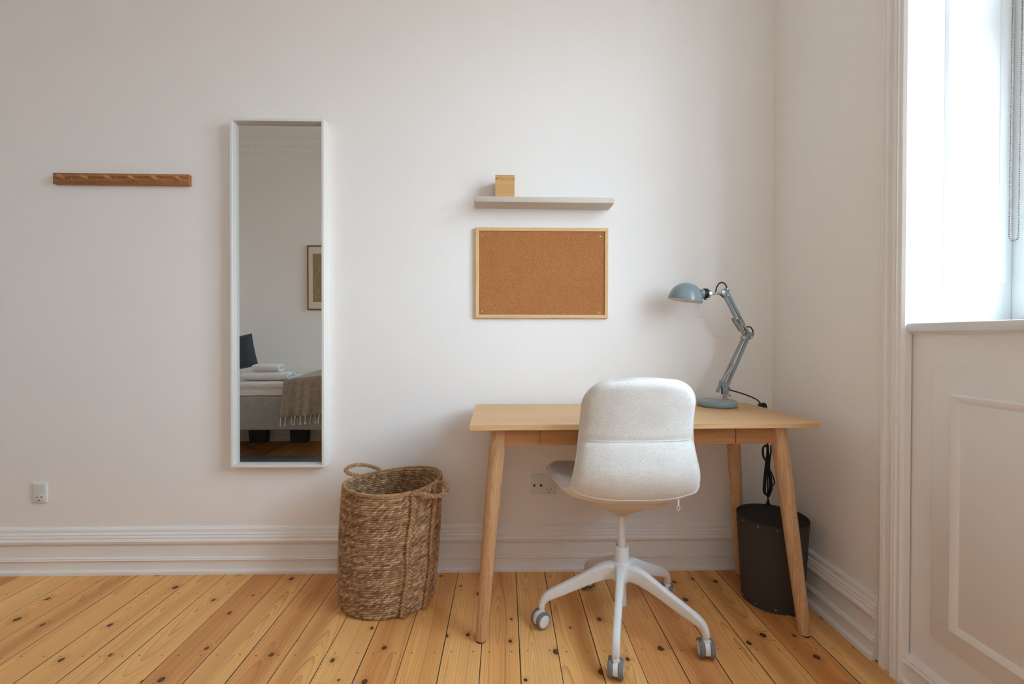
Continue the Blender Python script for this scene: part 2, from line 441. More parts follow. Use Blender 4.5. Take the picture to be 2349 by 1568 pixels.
# frame, two casements
fr = MB()
FX0, FX1 = 1.496, 1.556
fr.box((FX0, WY0, SILL), (FX1, WY0 + .05, WTOP), .004); fr.box((FX0, WY1 - .045, SILL), (FX1, WY1, WTOP), .004)
fr.box((FX0 + .001, WY0 + .049, SILL + .001), (FX1 - .001, WY1 - .044, SILL + .05)); fr.box((FX0 + .001, WY0 + .049, WTOP - .05), (FX1 - .001, WY1 - .044, WTOP - .001))
ym = (WY0 + WY1) / 2
fr.box((FX0 + .002, ym - .035, SILL + .049), (FX1 - .002, ym + .035, WTOP - .049))
fr.box((FX0 + .003, WY0 + .049, 1.98), (FX1 - .003, WY1 - .044, 2.04))
fr.build('window_frame', M['winwhite'], win, 30)
for (y0, y1) in ((WY0 + .05, ym - .035), (ym + .035, WY1 - .045)):
    for (z0, z1) in ((SILL + .05, 1.98), (2.04, WTOP - .05)):
        sa = MB(); sw = .045
        sa.box((FX0 - .012, y0, z0), (FX0 + .035, y0 + sw, z1), .005); sa.box((FX0 - .012, y1 - sw, z0), (FX0 + .035, y1, z1), .005)
        sa.box((FX0 - .012, y0 + sw, z0), (FX0 + .035, y1 - sw, z0 + sw), .005); sa.box((FX0 - .012, y0 + sw, z1 - sw), (FX0 + .035, y1 - sw, z1), .005)
        so = sa.build('sash', M['winwhite'], win, 30)
        MB().box((FX0 + .010, y0 + sw - .004, z0 + sw - .004), (FX0 + .014, y1 - sw + .004, z1 - sw + .004)).build('pane', M['glass'], so, 0)

# roller blind rolled up at the head; its beaded chain hangs into the picture
bl = thing('roller_blind', 'rolled-up roller blind in the window recess with a hanging steel bead chain', 'blind', (1.452, WY1 - .012, WTOP - .05))
def BL(p): return (p[0] - 1.452, p[1] - (WY1 - .012), p[2] - (WTOP - .05))
MB().lathe([(.0, -1.15), (.024, -1.15), (.024, -.02), (.0, -.02)], 24, axis_mat((0, 0, 0), (0, 1, 0))).build('blind_roll', M['blind'], bl)
MB().lathe([(0, -.055), (.030, -.055), (.030, -.040), (0, -.040)], 24, axis_mat((0, 0, 0), (0, 1, 0))).build('chain_wheel', M['white_plastic'], bl)
path = []
ycn = -.756
za, zb, xa, xb = WTOP - .05, 1.312, 1.4185, 1.4455
n_ = 240
for i in range(n_): path.append((xa + (1.423 - xa) * (1 - i / n_), ycn, za + (zb - za) * i / n_))
for k in range(1, 10):
    a = pi * k / 10; path.append(((xa + xb) / 2 - cos(a) * (xb - xa) / 2, ycn, zb - sin(a) * .0135))
for i in range(n_ + 1): path.append((xb + .006 * i / n_, ycn, zb + (za - zb) * i / n_))
ch = MB(); ch.tube([BL(p) for p in path[::6]] + [BL(path[-1])], .0006, 5)
acc = 0; last = Vector(path[0])
sph = bmesh.new(); bmesh.ops.create_icosphere(sph, subdivisions=1, radius=.0024)
sv = [v.co.copy() for v in sph.verts]; sph.verts.index_update(); sf = [[v.index for v in f.verts] for f in sph.faces]; sph.free()
need = .0062
for p in path[1:]:
    p = Vector(p); seg = p - last; l_ = seg.length
    while l_ > 1e-9 and acc + l_ >= need:
        q = Vector(BL(last + seg * ((need - acc) / l_))); ch.add([v + q for v in sv], sf); need += .0062
    acc += l_; last = p
ch.build('bead_chain', M['chain'], bl, 60)

# ------------------------------------------------------------------ wall things
# coat rack
cr = thing('peg_rail', 'brown wooden peg rail with six short pegs on the wall left of the mirror', 'coat rack', (-1.655, 0, 1.711), radians(.0))
cr.rotation_euler = (0, radians(.35), 0)
MB().box((-.289, -.020, -.0235), (.289, 0, .0235), .0015).build('board', M['rack_wood'], cr)
for k in range(6):
    x0 = -.2415 + k * .0985
    MB().tube([(x0, -.018, .001), (x0, -.050, .003), (x0, -.0525, .003)], [.0066, .0066, .005], 16).build('peg', M['peg_wood'], cr, 40)
for x0 in (-.211, .2146):
    MB().lathe([(0, 0), (.0032, 0), (.0027, .0010), (.0012, .0008), (0, .0003)], 14, axis_mat((x0, -.0200, .0005), (0, -1, 0))).build('screw', M['brass'], cr)

# mirror
mr = thing('wall_mirror', 'tall narrow wall mirror in a deep white frame', 'mirror', (-.977, 0, .468))
mr.rotation_euler = (0, radians(.25), 0)
MWd, MHt, MD = .400, 1.493, .052
f_ = MB()
prof = [(0, 0), (0, MD - .002), (.0015, MD), (.0105, MD), (.012, MD - .002), (.0155, .024), (.0175, .024), (.0175, 0)]
frame_mould(f_, -MWd / 2, MWd / 2, 0, MHt, prof, lambda u, v, h: (u, -h, v))
f_.build('mirror_frame', M['mirror_frame'], mr, 25)
MB().box((-MWd / 2 + .0150, -.027, .0150), (MWd / 2 - .0150, -.021, MHt - .0150)).build('mirror_glass', M['mirror'], mr, 0)

# picture ledge
lg = thing('picture_ledge', 'narrow light greige picture ledge on the wall above the cork board', 'shelf', (.1665, 0, 1.593))
lg.rotation_euler = (0, radians(.45), 0)
MB().box((-.2945, -.098, -.0005), (.2945, -.010, .0105), .001).build('ledge_board', M['shelf'], lg)
MB().box((-.2945, -.104, -.0005), (.2945, -.094, .0235), .0035).build('front_lip', M['shelf'], lg)
MB().box((-.2945, -.012, -.0005), (.2945, 0, .044), .0025).build('back_rail', M['shelf'], lg)

# wooden box on the ledge
bxo = thing('wooden_box', 'small square light wooden box standing on the picture ledge', 'box', (.0005, -.0525, 1.6050))
bxo.rotation_euler = (0, radians(.45), 0)
hw, ht, hd = .0405, .0885, .039
poly = [(-hw, 0), (hw, 0), (hw, ht), (hw - .008, ht), (hw - .008, ht + .0025), (-hw + .008, ht + .0025), (-hw + .008, ht), (-hw, ht)]
MB().prism(poly, -hd, hd, lambda p, q, s: (p, s, q)).build('box_body', M['box_wood'], bxo, 20)
MB().box((-hw, -hd, ht + .0025), (hw, hd, ht + .0175), .0008).build('box_lid', M['box_wood'], bxo, 20)

# cork board
cb = thing('cork_board', 'cork notice board in a pale pine frame on the wall below the ledge', 'notice board', (.1625, 0, 1.111))
cb.rotation_euler = (0, radians(.12), 0)
CW, CH = .585, .397
for a, b, ax in (((-CW/2, 0), (CW/2, 0), 'x'), ((CW/2, 0), (CW/2, CH), 'z'), ((CW/2, CH), (-CW/2, CH), 'x'), ((-CW/2, CH), (-CW/2, 0), 'z')):
    m_ = MB(); rings = []
    pr_ = [(0, .001), (0, .016), (.0025, .0185), (.0130, .0185), (.0155, .016), (.0155, .001)]
    for (u, v) in (a, b):
        sx = 1 if u < 0 else -1; sy = 1 if v == 0 else -1
        rings.append([Vector((u + sx * p, -h, v + sy * p)) for p, h in pr_])
    m_.loft(rings).build('frame_rail', M['pine'] if ax == 'x' else M['pine_z'], cb, 30)
MB().box((-CW/2 + .013, -.012, .013), (CW/2 - .013, -.001, CH - .013)).build('cork_panel', M['cork'], cb, 0)
for (px_, pz_) in ((-.262, .030), (.257, .026), (-.262, .363), (.259, .361)):
    MB().lathe([(0, 0), (.0036, 0), (.0030, .0014), (.0012, .0012), (0, .0005)], 14, axis_mat((px_, -.012, pz_), (0, -1, 0))).build('screw', M['brass'], cb)

# sockets
def hole(mb_name, x, z, r, y, parent, half=False):  # solid dark plug, its colour stands for the shade of a recess
    m_ = MB()
    if half:
        pts = [(r * cos(pi + pi * k / 10), r * 1.2 * sin(pi + pi * k / 10)) for k in range(11)] + [(r, r * .5), (-r, r * .5)]
        m_.prism(pts, y - .0006, y + .002, lambda p, q, s: (x + p, s, z + q))
    else:
        m_.lathe([(0, 0), (r, 0), (r, .0021), (0, .0022)], 16, axis_mat((x, y + .0018, z), (0, -1, 0)))
    m_.build(mb_name, M['hole'], parent)
so = thing('wall_socket', 'small white single power socket with a rocker switch, low on the wall at far left', 'socket', (-2.029, 0, .3505))
MB().box((-.0305, -.0090, -.0445), (.0305, 0, .0445), .003, 3).build('cover_plate', M['white_plastic'], so)
rk = MB(); rk.prism([(-.0085, .001), (-.0085, .037), (-.0118, .037), (-.0106, .001)], -.0245, .0245, lambda p, q, s: (s, p, q)); rk.build('rocker_switch', M['white_plastic'], so, 20)
MB().box((-.0245, -.0102, -.037), (.0245, -.008, -.0002), .0006).build('socket_face', M['white_plastic'], so)
hole('pin_hole_shade', -.0100, -.0175, .0026, -.0102, so); hole('pin_hole_shade', .0100, -.0175, .0026, -.0102, so); hole('earth_hole_shade', 0, -.031, .0030, -.0102, so, True)

s2 = thing('wall_socket', 'white double wall plate with aerial and power sockets behind the desk chair', 'socket', (.172, 0, .374))
MB().box((-.0545, -.010, -.0450), (.0545, 0, .0450), .003, 3).build('cover_plate', M['white_plastic'], s2)
MB().box((-.0490, -.0120, -.0380), (-.0030, -.009, .0370), .0006).build('aerial_face', M['white_plastic'], s2)
MB().box((.0005, -.0115, -.0018), (.0455, -.009, .0350), .0006).build('blank_face', M['white_plastic'], s2)
MB().box((.0005, -.0120, -.0368), (.0455, -.009, -.0022), .0006).build('socket_face', M['white_plastic'], s2)
for x_ in (-.0420, -.0125):
    m_ = MB(); m_.lathe([(0, 0), (.0052, 0), (.0052, .0025), (.0034, .0025), (.0034, .0010), (.0012, .0010), (.0012, .0030), (0, .0030)], 18, axis_mat((x_, -.0115, -.0015), (0, -1, 0))); m_.build('aerial_jack', M['hole'], s2)
hole('pin_hole_shade', .0130, -.019, .0026, -.0120, s2); hole('pin_hole_shade', .0320, -.019, .0026, -.0120, s2); hole('earth_hole_shade', .0225, -.0325, .0028, -.0120, s2, True)

# ------------------------------------------------------------------ desk
DK = thing('desk', 'light ash wood writing desk with splayed round legs and a slim drawer', 'desk', (0, 0, 0))
DK.location = (-.1156, -.5238, 0); DK.rotation_euler = (0, 0, radians(1.2))
DW, DD = 1.18, .462
tp = MB(); tp.prism([(0, .722), (0, .7390), (.001, .740), (DD - .001, .740), (DD, .739), (DD, .722), (DD - .004, .7205), (.004, .7205)], 0, DW, lambda p, q, s: (s, p, q))
tp.build('tabletop', M['ash_x'], DK, 30)
LEG = [((.097, .078), (.035, .040)), ((1.083, .078), (1.152, .028)), ((.097, .388), (.035, .428)), ((1.083, .388), (1.145, .428))]
for (a, b) in LEG:
    P = []; R = []
    for k in range(15):
        t_ = k / 14; z = .7205 + (.004 - .7205) * t_
        P.append((a[0] + (b[0] - a[0]) * t_, a[1] + (b[1] - a[1]) * t_, z))
        R.append(.0275 - .0075 * max(0, t_ - .1) / .9)
    R[-1] -= .0015
    lo = MB().tube(P, R, 24).build('leg', M['ash_z'], DK, 50)
    MB().lathe([(0, 0), (.017, 0), (.0175, .0045), (0, .0045)], 20, Matrix.Translation((b[0], b[1], 0))).build('foot_pad', M['black_plastic'], lo)
ya = .060
def rail(name, lo, hi, mat): MB().box(lo, hi, .0012).build(name, mat, DK, 30)
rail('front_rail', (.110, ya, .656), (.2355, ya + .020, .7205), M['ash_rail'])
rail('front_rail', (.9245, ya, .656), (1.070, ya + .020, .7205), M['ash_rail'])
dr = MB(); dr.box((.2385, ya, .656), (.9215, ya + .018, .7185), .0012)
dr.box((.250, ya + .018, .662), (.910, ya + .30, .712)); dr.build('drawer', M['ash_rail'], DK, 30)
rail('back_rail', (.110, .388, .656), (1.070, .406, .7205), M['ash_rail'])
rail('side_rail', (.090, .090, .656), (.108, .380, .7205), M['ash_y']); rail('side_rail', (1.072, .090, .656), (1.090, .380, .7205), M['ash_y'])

# ------------------------------------------------------------------ office chair
CX, CY = .415, -.41
CH_ = thing('office_chair', 'white swivel office chair with a beige fabric shell on five castors at the desk', 'chair', (CX, CY, 0), radians(1))
Ri = Matrix.Rotation(radians(-1), 4, 'Z')     # undo the turn for the star base, whose arms are given in room directions
# shell: profile (y, z, half width, cup)
PROF = [(.205, .521, .250, .004), (.170, .515, .252, .010), (.12, .508, .253, .020), (.04, .503, .250, .032), (-.06, .498, .240, .038), (-.130, .504, .222, .036),
        (-.176, .526, .209, .036), (-.200, .562, .204, .036), (-.211, .605, .198, .036), (-.207, .655, .190, .036), (-.199, .709, .182, .034), (-.207, .770, .178, .030),
        (-.222, .828, .1765, .024), (-.234, .870, .175, .018), (-.240, .893, .174, .014)]
PS0 = crom(PROF, 12)
cum = [0]
for i in range(1, len(PS0)): cum.append(cum[-1] + (Vector(PS0[i][:2]) - Vector(PS0[i - 1][:2])).length)
TOT = cum[-1]
def at_s(s):
    i = 0
    while i < len(cum) - 2 and cum[i + 1] < s: i += 1
    f = (s - cum[i]) / max(1e-9, cum[i + 1] - cum[i]); return tuple(PS0[i][c] + (PS0[i + 1][c] - PS0[i][c]) * f for c in range(4))
SS = []
RT, RF = .088, .075
NE = 14
SS = [RF * (1 - cos(pi / 2 * k / NE)) for k in range(NE)] + [RF + (TOT - RT - RF) * k / 70 for k in range(70)] + [TOT - RT + RT * sin(pi / 2 * k / NE) for k in range(NE + 1)]
PS = []
for s_i in SS:
    y, z, w_, c_ = at_s(s_i)
    d = TOT - s_i
    if d < RT: w_ = w_ - RT + RT * sqrt(max(0, 1 - ((RT - d) / RT) ** 2)) if True else w_
    if s_i < RF: w_ = w_ - RF + RF * sqrt(max(0, 1 - ((RF - s_i) / RF) ** 2))
    PS.append((y, z, w_, c_))
seam_i = min(range(len(PS)), key=lambda i: abs(PS[i][1] - .709) + (1 if PS[i][0] > -.15 else 0))
low_i = min(range(len(PS)), key=lambda i: abs(PS[i][1] - .530) + (1 if PS[i][0] > -.15 else 0))
NV = 30
def shell_grid():
    n = len(PS); rows = []
    for i in range(n):
        y, z, hw_, cup = PS[i]
        a = Vector(PS[max(i - 1, 0)][:2]); b = Vector(PS[min(i + 1, n - 1)][:2]); t_ = (b - a).normalized()
        nv = Vector((0, -t_.y, t_.x)) * 1   # (y,z) normal
        inner = Vector((0, t_.y, -t_.x))    # towards the sitter: rotate tangent
        row = []
        for j in range(NV + 1):
            s = -1 + 2 * j / NV
            xx = hw_ * s * (1 - .0 * s * s)
            k = cup * abs(s) ** 3.0
            p = Vector((xx, y, z)) + inner * k
            if i > n * .6: p.z += .010 * (1 - s * s) * max(0, (i - n * .6) / (n * .4)) ** 2
            row.append(p)
        rows.append((row, inner))
    return rows
rows = shell_grid()
# make sure the cup turns towards the sitter (up on the seat, forward on the back)
if rows[30][1].z < 0:
    n = len(PS)
    rows2 = []
    for (row, inn), (y, z, hw_, cup) in zip(rows, PS):
        r2 = []
        for j in range(NV + 1):
            s = -1 + 2 * j / NV
            p = Vector((hw_ * s, y, z)) - inn * (cup * abs(s) ** 3.0)
            if len(rows2) > n * .6: p.z += .010 * (1 - s * s) * max(0, (len(rows2) - n * .6) / (n * .4)) ** 2
            r2.append(p)
        rows2.append((r2, -inn))
    rows = rows2
TH = .020
# smooth outline: round the two ends
verts = []; n = len(rows)
def off(i, j, side):
    row, inn = rows[i]; s = -1 + 2 * j / NV
    edge = min(1, (1 - abs(s)) * 9) ; e2 = min(1, min(SS[i], TOT - SS[i]) / .022)
    th = TH * (.25 + .75 * sqrt(max(0, 1 - (1 - edge) ** 2))) * (.3 + .7 * sqrt(max(0, 1 - (1 - e2) ** 2)))
    if side > 0:
        th -= .0035 * exp(-((i - seam_i) / 1.0) ** 2) * (1 + .8 * abs(s) ** 6)
        th += .0016 * sin(i * .9 + 3) * exp(-((i - seam_i) / 4.0) ** 2) * max(0, abs(s) - .65) / .35
    return row[j] + (-inn if side > 0 else inn) * th
A = [[off(i, j, 1) for j in range(NV + 1)] for i in range(n)]
B = [[off(i, j, -1) for j in range(NV + 1)] for i in range(n)]
vs = [p for r in A for p in r] + [p for r in B for p in r]
W_ = NV + 1; O = n * W_; fs = []
for i in range(n - 1):
    for j in range(NV):
        a = i * W_ + j
        fs.append((a, a + 1, a + W_ + 1, a + W_)); fs.append((O + a, O + a + W_, O + a + W_ + 1, O + a + 1))
for i in range(n - 1):
    a = i * W_; fs.append((a, a + W_, O + a + W_, O + a)); a += NV; fs.append((a, O + a, O + a + W_, a + W_))
for j in range(NV):
    fs.append((j, O + j, O + j + 1, j + 1)); a = (n - 1) * W_ + j; fs.append((a, a + 1, O + a + 1, O + a))
sh = MB().add(vs, fs).build('shell', M['chair_fabric'], CH_, 70)
loop = [rows[i][0][0] for i in range(n)] + [rows[n - 1][0][j] for j in range(1, NV)] + [rows[i][0][NV] for i in range(n - 1, -1, -1)] + [rows[0][0][j] for j in range(NV - 1, 0, -1)]
cen = Vector((0, -.05, .6))
MB().tube(loop, .0042, 8, closed=True).build('piping', M['chair_piping'], sh, 60)
sm = [rows[seam_i][0][j] - rows[seam_i][1] * (TH - .0030) for j in range(2, NV - 1)]
MB().tube(sm, .0013, 6).build('back_seam', M['chair_piping'], sh, 60)
# lower piping where the back cover meets the underside
li = low_i
lp = [off(li, j, 1) for j in range(0, NV + 1)]
MB().tube(lp, .0030, 6).build('lower_piping', M['chair_piping'], sh, 60)
# underside: cone from the seat down to the column
un = MB(); rings = []
for (k, z) in ((1.0, .494), (.99, .482), (.84, .462), (.58, .442), (.33, .420), (.17, .402), (.13, .395)):
    ring = []
    for j in range(48):
        a = 2 * pi * j / 48
        cx_, sy_ = cos(a), sin(a)
        ex = lambda c_: math.copysign(abs(c_) ** .75, c_)
        ring.append(Vector((.178 * k * ex(cx_), .006 + (.160 * k) * ex(sy_), z)))
    rings.append(ring)
un.loft(rings).build('seat_underside', M['chair_under_bounce'], CH_, 60)
zp = MB(); zp.box((.127, -.186, .496), (.133, -.1835, .520), .0007); zp.tube([(.130 + .0045 * cos(2*pi*k/16), -.1855, .4885 + .0085 * sin(2*pi*k/16)) for k in range(16)], .0011, 6, closed=True)
zp.build('zip_pull', M['white_metal'], CH_)
MB().lathe([(0, .076), (.0185, .078), (.0185, .230), (.0135, .232), (.0135, .412), (0, .412)], 28).build('gas_column', M['white_metal'], CH_, 40)
MB().lathe([(.0145, .20), (.0255, .20), (.0255, .284), (.0235, .287), (.0185, .287), (.0170, .284), (.0145, .284)], 28, closed=True).build('column_collar', M['white_metal'], CH_, 40)
ANG = [180, 252, 324, 36, 108]; AXS = [-57, -18, -7, -24, 30]
RAD = [.285, .262, .285, .275, .255]
sb = MB()
sb.lathe([(.0, .165), (.030, .165), (.040, .175), (.042, .205), (.036, .228), (.0265, .236), (.0, .236)], 32)
for ag, rr in zip(ANG, RAD):
    d = (Ri @ Vector((cos(radians(ag)), sin(radians(ag)), 0))); side = Vector((-d.y, d.x, 0))
    k_ = rr / .272
    pts = crom([(.010, .200, .060, .060), (.045, .199, .040, .060), (.075, .190, .029, .055), (.120, .170, .026, .046), (.190, .137, .025, .040), (.238, .115, .025, .035), (.260, .101, .025, .027), (.270, .083, .0245, .0225), (.272, .069, .024, .022)], 5)
    rings = []
    for i, (r_, z_, w_, h_) in enumerate(pts):
        p0 = pts[max(i - 1, 0)]; p1 = pts[min(i + 1, len(pts) - 1)]
        t2 = Vector((p1[0] - p0[0], p1[1] - p0[1])).normalized()
        up = (-t2.y, t2.x)
        c0 = d * (r_ * k_) + Vector((0, 0, z_))
        upv = d * up[0] + Vector((0, 0, up[1]))
        rings.append([c0 + side * p + upv * q for p, q in rrect(w_, h_, min(w_, h_) * .36, 4)])
    sb.loft(rings)
base = sb.build('star_base', M['white_metal'], CH_, 50)
for ag, rr, ax in zip(ANG, RAD, AXS):
    d = Ri @ Vector((cos(radians(ag)), sin(radians(ag)), 0)); axv = Ri @ Vector((cos(radians(ax)), sin(radians(ax)), 0))
    c0 = d * rr; wr = .0285; trail = Vector((0, 0, 1)).cross(axv)
    if ag == 180: trail = -trail
    cc = c0 + trail * .004 + Vector((0, 0, wr))
    hm = MB()
    hm.lathe([(0, .055), (.0075, .055), (.0075, .070), (0, .070)], 16, Matrix.Translation(c0))
    prof = []
    for k in range(13):
        a = radians(-25 + 230 * k / 12); prof.append((.0275 * cos(a), .0275 * sin(a) + .0015))
    prof += [(-.012, -.017), (.014, -.017)]
    hm.prism(prof, -.0075, .0075, lambda p, q, s: tuple(cc + trail * p + axv * s + Vector((0, 0, q))))
    hm.box((-.011, -.011, .048), (.011, .011, .061), .003, 2, Matrix.Translation(c0))
    co_ = hm.build('castor', M['white_metal'], CH_, 40)
    for sg in (-1, 1):
        am = axis_mat(cc + axv * (sg * .0085), axv * sg)
        MB().lathe([(.0, 0), (.0265, 0), (wr, .002), (wr, .0115), (.0262, .0145), (.0215, .0150), (.0215, .0120), (0, .0120)], 36, am).build('tyre', M['grey_rubber'], co_, 40)
        MB().lathe([(0, .0118), (.0215, .0118), (.0213, .0150), (.0195, .0158), (0, .0166)], 36, am).build('wheel_disc', M['white_plastic'], co_, 40)

# ------------------------------------------------------------------ desk lamp
LY = -.136
lm = thing('desk_lamp', 'blue grey jointed desk lamp with a round dome shade on the desk', 'lamp', (.885, LY, .74))
def L(x, z, y=0): return (x - .885, y, z - .74)
MB().lathe([(0, 0), (.070, 0), (.075, .002), (.0775, .009), (.0765, .020), (.071, .0255), (.062, .0275), (0, .0285)], 56).build('lamp_base', M['lamp_blue'], lm, 50)
stm = MB(); stm.lathe([(0, 0), (.0100, 0), (.0100, .007), (.0075, .008), (.0075, .042), (0, .042)], 20, Matrix.Translation(L(.9185, .7675)))
stm.tube([L(.922, .785), L(.938, .785)], .002, 8); stm.tube([L(.936, .785), L(.942, .785)], .0045, 12)
stm.build('stem', M['chrome'], lm, 40)
def bar(p, q, w_, d_, name, mat, ends=.004):
    p = Vector(p); q = Vector(q); t_ = (q - p).normalized(); yv = Vector((0, 1, 0)); s_v = t_.cross(yv).normalized()
    m_ = MB(); m_.loft([[pt + s_v * a + yv * b for a, b in rrect(w_, d_, min(w_, d_) * .3, 3)] for pt in (p - t_ * ends, q + t_ * ends)])
    return m_.build(name, mat, lm, 40)
# lower yoke on the stem
yk = MB()
for sy in (-.008, .008):
    yk.prism([(L(.911, .797)[0] - .006, L(0, .790)[2]), (L(.928, .79)[0], L(0, .790)[2]), (L(.932, .83)[0], L(0, .832)[2]), (L(.905, .85)[0], L(0, .848)[2]), (L(.895, .85)[0], L(0, .842)[2]), (L(.905, .82)[0], L(0, .815)[2])],
             sy - .0012, sy + .0012, lambda p, q, s: (p, s, q))
yk.tube([L(.9185, .783), L(.9195, .812)], .0075, 14)
yk.build('lower_bracket', M['lamp_blue'], lm, 35)
bar(L(.887, .802, .004), L(.905, .843, .004), .009, .010, 'lower_link', M['lamp_blue'])
bar(L(.888, .803, .002), L(.9955, 1.026, .002), .0105, .0105, 'lower_arm', M['lamp_blue'])
bar(L(.9135, .799, -.004), L(1.0115, 1.025, -.004), .0120, .0115, 'lower_arm', M['lamp_blue'])
# elbow plate
eb = MB()
for sy in (-.0115, .0095):
    eb.prism([(L(.990, 0)[0], L(0, 1.020)[2]), (L(1.018, 0)[0], L(0, 1.018)[2]), (L(1.034, 0)[0], L(0, 1.036)[2]), (L(1.028, 0)[0], L(0, 1.048)[2]), (L(1.004, 0)[0], L(0, 1.046)[2])],
             sy - .001, sy + .001, lambda p, q, s: (p, s, q))
eb.build('elbow_bracket', M['lamp_blue'], lm, 35)
bar(L(.9155, 1.196, -.003), L(.9985, 1.030, -.003), .0125, .0110, 'upper_arm', M['lamp_blue'])
bar(L(.9265, 1.217, .004), L(1.0175, 1.040, .004), .0115, .0105, 'upper_arm', M['lamp_blue'])
hd_ = MB()
for sy in (-.0105, .0095):
    hd_.prism([(L(.893, 0)[0], L(0, 1.212)[2]), (L(.897, 0)[0], L(0, 1.204)[2]), (L(.914, 0)[0], L(0, 1.190)[2]), (L(.924, 0)[0], L(0, 1.196)[2]), (L(.930, 0)[0], L(0, 1.222)[2]), (L(.918, 0)[0], L(0, 1.231)[2])],
              sy - .001, sy + .001, lambda p, q, s: (p, s, q))
hd_.build('head_bracket', M['lamp_blue'], lm, 35)
def spring(p, q, r, turns, y):
    p = Vector(L(*p, y)); q = Vector(L(*q, y)); t_ = (q - p); a = t_.normalized(); s1 = a.cross(Vector((0, 1, 0))).normalized(); s2_ = a.cross(s1)
    N_ = turns * 6; am = axis_mat(p, a); ln_ = t_.length
    m_ = MB(); m_.lathe([(0, 0)] + [(r * (.955 + .045 * cos(2 * pi * k / 6)), ln_ * (k + .5) / (N_ + 1)) for k in range(N_ + 1)] + [(0, ln_)], 14, am)
    m_.tube([p - a * .006, p + a * .002], .0016, 6); m_.tube([q - a * .002, q + a * .006], .0016, 6)
    m_.build('spring', M['chrome'], lm, 60)
spring((.9655, 1.103), (1.0085, 1.052), .0042, 34, -.013)
spring((.9530, 1.103), (.9830, 1.055), .0040, 24, .014)
spring((.9500, .911), (.9125, .846), .0046, 26, -.012)
spring((.9420, .911), (.9040, .846), .0046, 26, -.010)
for (x, z, r) in ((.9885, 1.0255, .0065), (1.0170, 1.0255, .0068), (.9010, 1.2140, .0072)):
    MB().lathe([(0, -.018), (r, -.018), (r, -.010), (r * .6, -.010), (r * .6, .012), (0, .012)], 18, axis_mat(L(x, z), (0, 1, 0))).build('joint_knob', M['chrome'], lm, 40)
pn = [(.9135, .8005), (.8880, .8025), (.9205, 1.199), (.9190, 1.2265), (1.0290, 1.0410), (.9300, .8150), (.9580, 1.1045), (.9445, .9130)]
for (x, z) in pn:
    MB().lathe([(0, -.0165), (.0036, -.0165), (.0036, .0150), (0, .0150)], 14, axis_mat(L(x, z), (0, 1, 0))).build('pivot_pin', M['chrome'], lm, 40)
# head: rod, socket, dome
hr = MB(); hr.tube([L(.845, 1.2075, -.012), L(.897, 1.2095, -.012)], .0042, 10); hr.lathe([(0, -.006), (.0065, -.006), (.0065, .004), (0, .004)], 16, axis_mat(L(.8445, 1.2075, -.020), (0, 1, 0)))
hr.box(tuple(Vector(L(.885, 1.203, -.014))), tuple(Vector(L(.902, 1.216, .006))), .003)
hr.build('head_rod', M['chrome'], lm, 40)
MB().lathe([(0, 0), (.0175, 0), (.0185, .004), (.0185, .034), (.0165, .041), (.0100, .046), (0, .047)], 28, axis_mat(L(.8105, 1.2085), (1, 0, -.03))).build('bulb_socket', M['lamp_blue'], lm, 50)
ck = MB(); ck.lathe([(.0184, 0), (.0215, 0), (.0215, .0135), (.0184, .0135)], 28, axis_mat(L(.8265, 1.2090), (1, 0, -.03)), closed=True)
ck.box(L(.830, 1.183, -.006), L(.8405, 1.190, .006), .002); ck.build('clamp_ring', M['black_plastic'], lm, 40)
MB().lathe([(0, 0), (.0028, 0), (.0022, .0012), (0, .0015)], 12, axis_mat(L(.8355, 1.1865, -.0060), (0, -1, 0))).build('clamp_screw', M['chrome'], lm)
dome_ax = Vector((.17, -.05, .985)).normalized()
dm = axis_mat(L(.7485, 1.1795), dome_ax)
Rd = .0672
prof = [(Rd, 0), (Rd + .0012, .0006)] + [((Rd + .0012) * cos(a), .003 + (Rd + .0035) * sin(a)) for a in [radians(90 * k / 18) for k in range(19)]]
prof_in = [((Rd - .0008) * cos(a), .003 + (Rd + .0015) * sin(a)) for a in [radians(90 * k / 18) for k in range(18, -1, -1)]]
sd = MB().lathe(prof[:-1] + [(.0002, prof[-1][1])] + [(.0002, prof_in[0][1])] + prof_in[1:], 56, dm, closed=True).build('shade', M['lamp_blue'], lm, 50)
MB().lathe([(Rd - .0011, .0008)] + [((Rd - .0014) * cos(a), .0030 + (Rd + .0008) * sin(a)) for a in [radians(90 * k / 18) for k in range(18)]], 56, dm).build('shade_lining', M['lamp_in'], sd, 50)
sw = MB(); sw.tube([L(.812, 1.178), L(.8135, 1.150), L(.8160, 1.115)], .0009, 6); sw.lathe([(0, -.003), (.0028, -.0015), (.0028, .0015), (0, .003)], 12, Matrix.Translation(L(.8162, 1.1130)))
sw.build('pull_switch', M['chrome'], lm, 50)
# cords
MB().tube([L(*p, .0) for p in crom([(.866, 1.206), (.876, 1.215), (.881, 1.234), (.890, 1.249), (.902, 1.2545), (.915, 1.249), (.9225, 1.236), (.9225, 1.224)], 8)], .0028, 8).build('head_cord', M['black_plastic'], lm)
MB().tube([L(*p, .002) for p in crom([(1.000, 1.056), (1.007, 1.067), (1.018, 1.071), (1.028, 1.066), (1.035, 1.052), (1.034, 1.038), (1.024, 1.026)], 8)], .0028, 8).build('elbow_cord', M['black_plastic'], lm)
pc = MB()
W = lambda x, y, z: (x - .885, y - LY, z - .74)
pc.tube(crom([W(.927, -.132, .832), W(.9275, -.130, .818), W(.938, -.131, .808), W(.965, -.133, .800), W(1.000, -.136, .789), W(1.035, -.139, .775), W(1.056, -.141, .762), W(1.0645, -.142, .748)], 8), .0028, 8)
pc.build('power_cord', M['black_plastic'], lm)

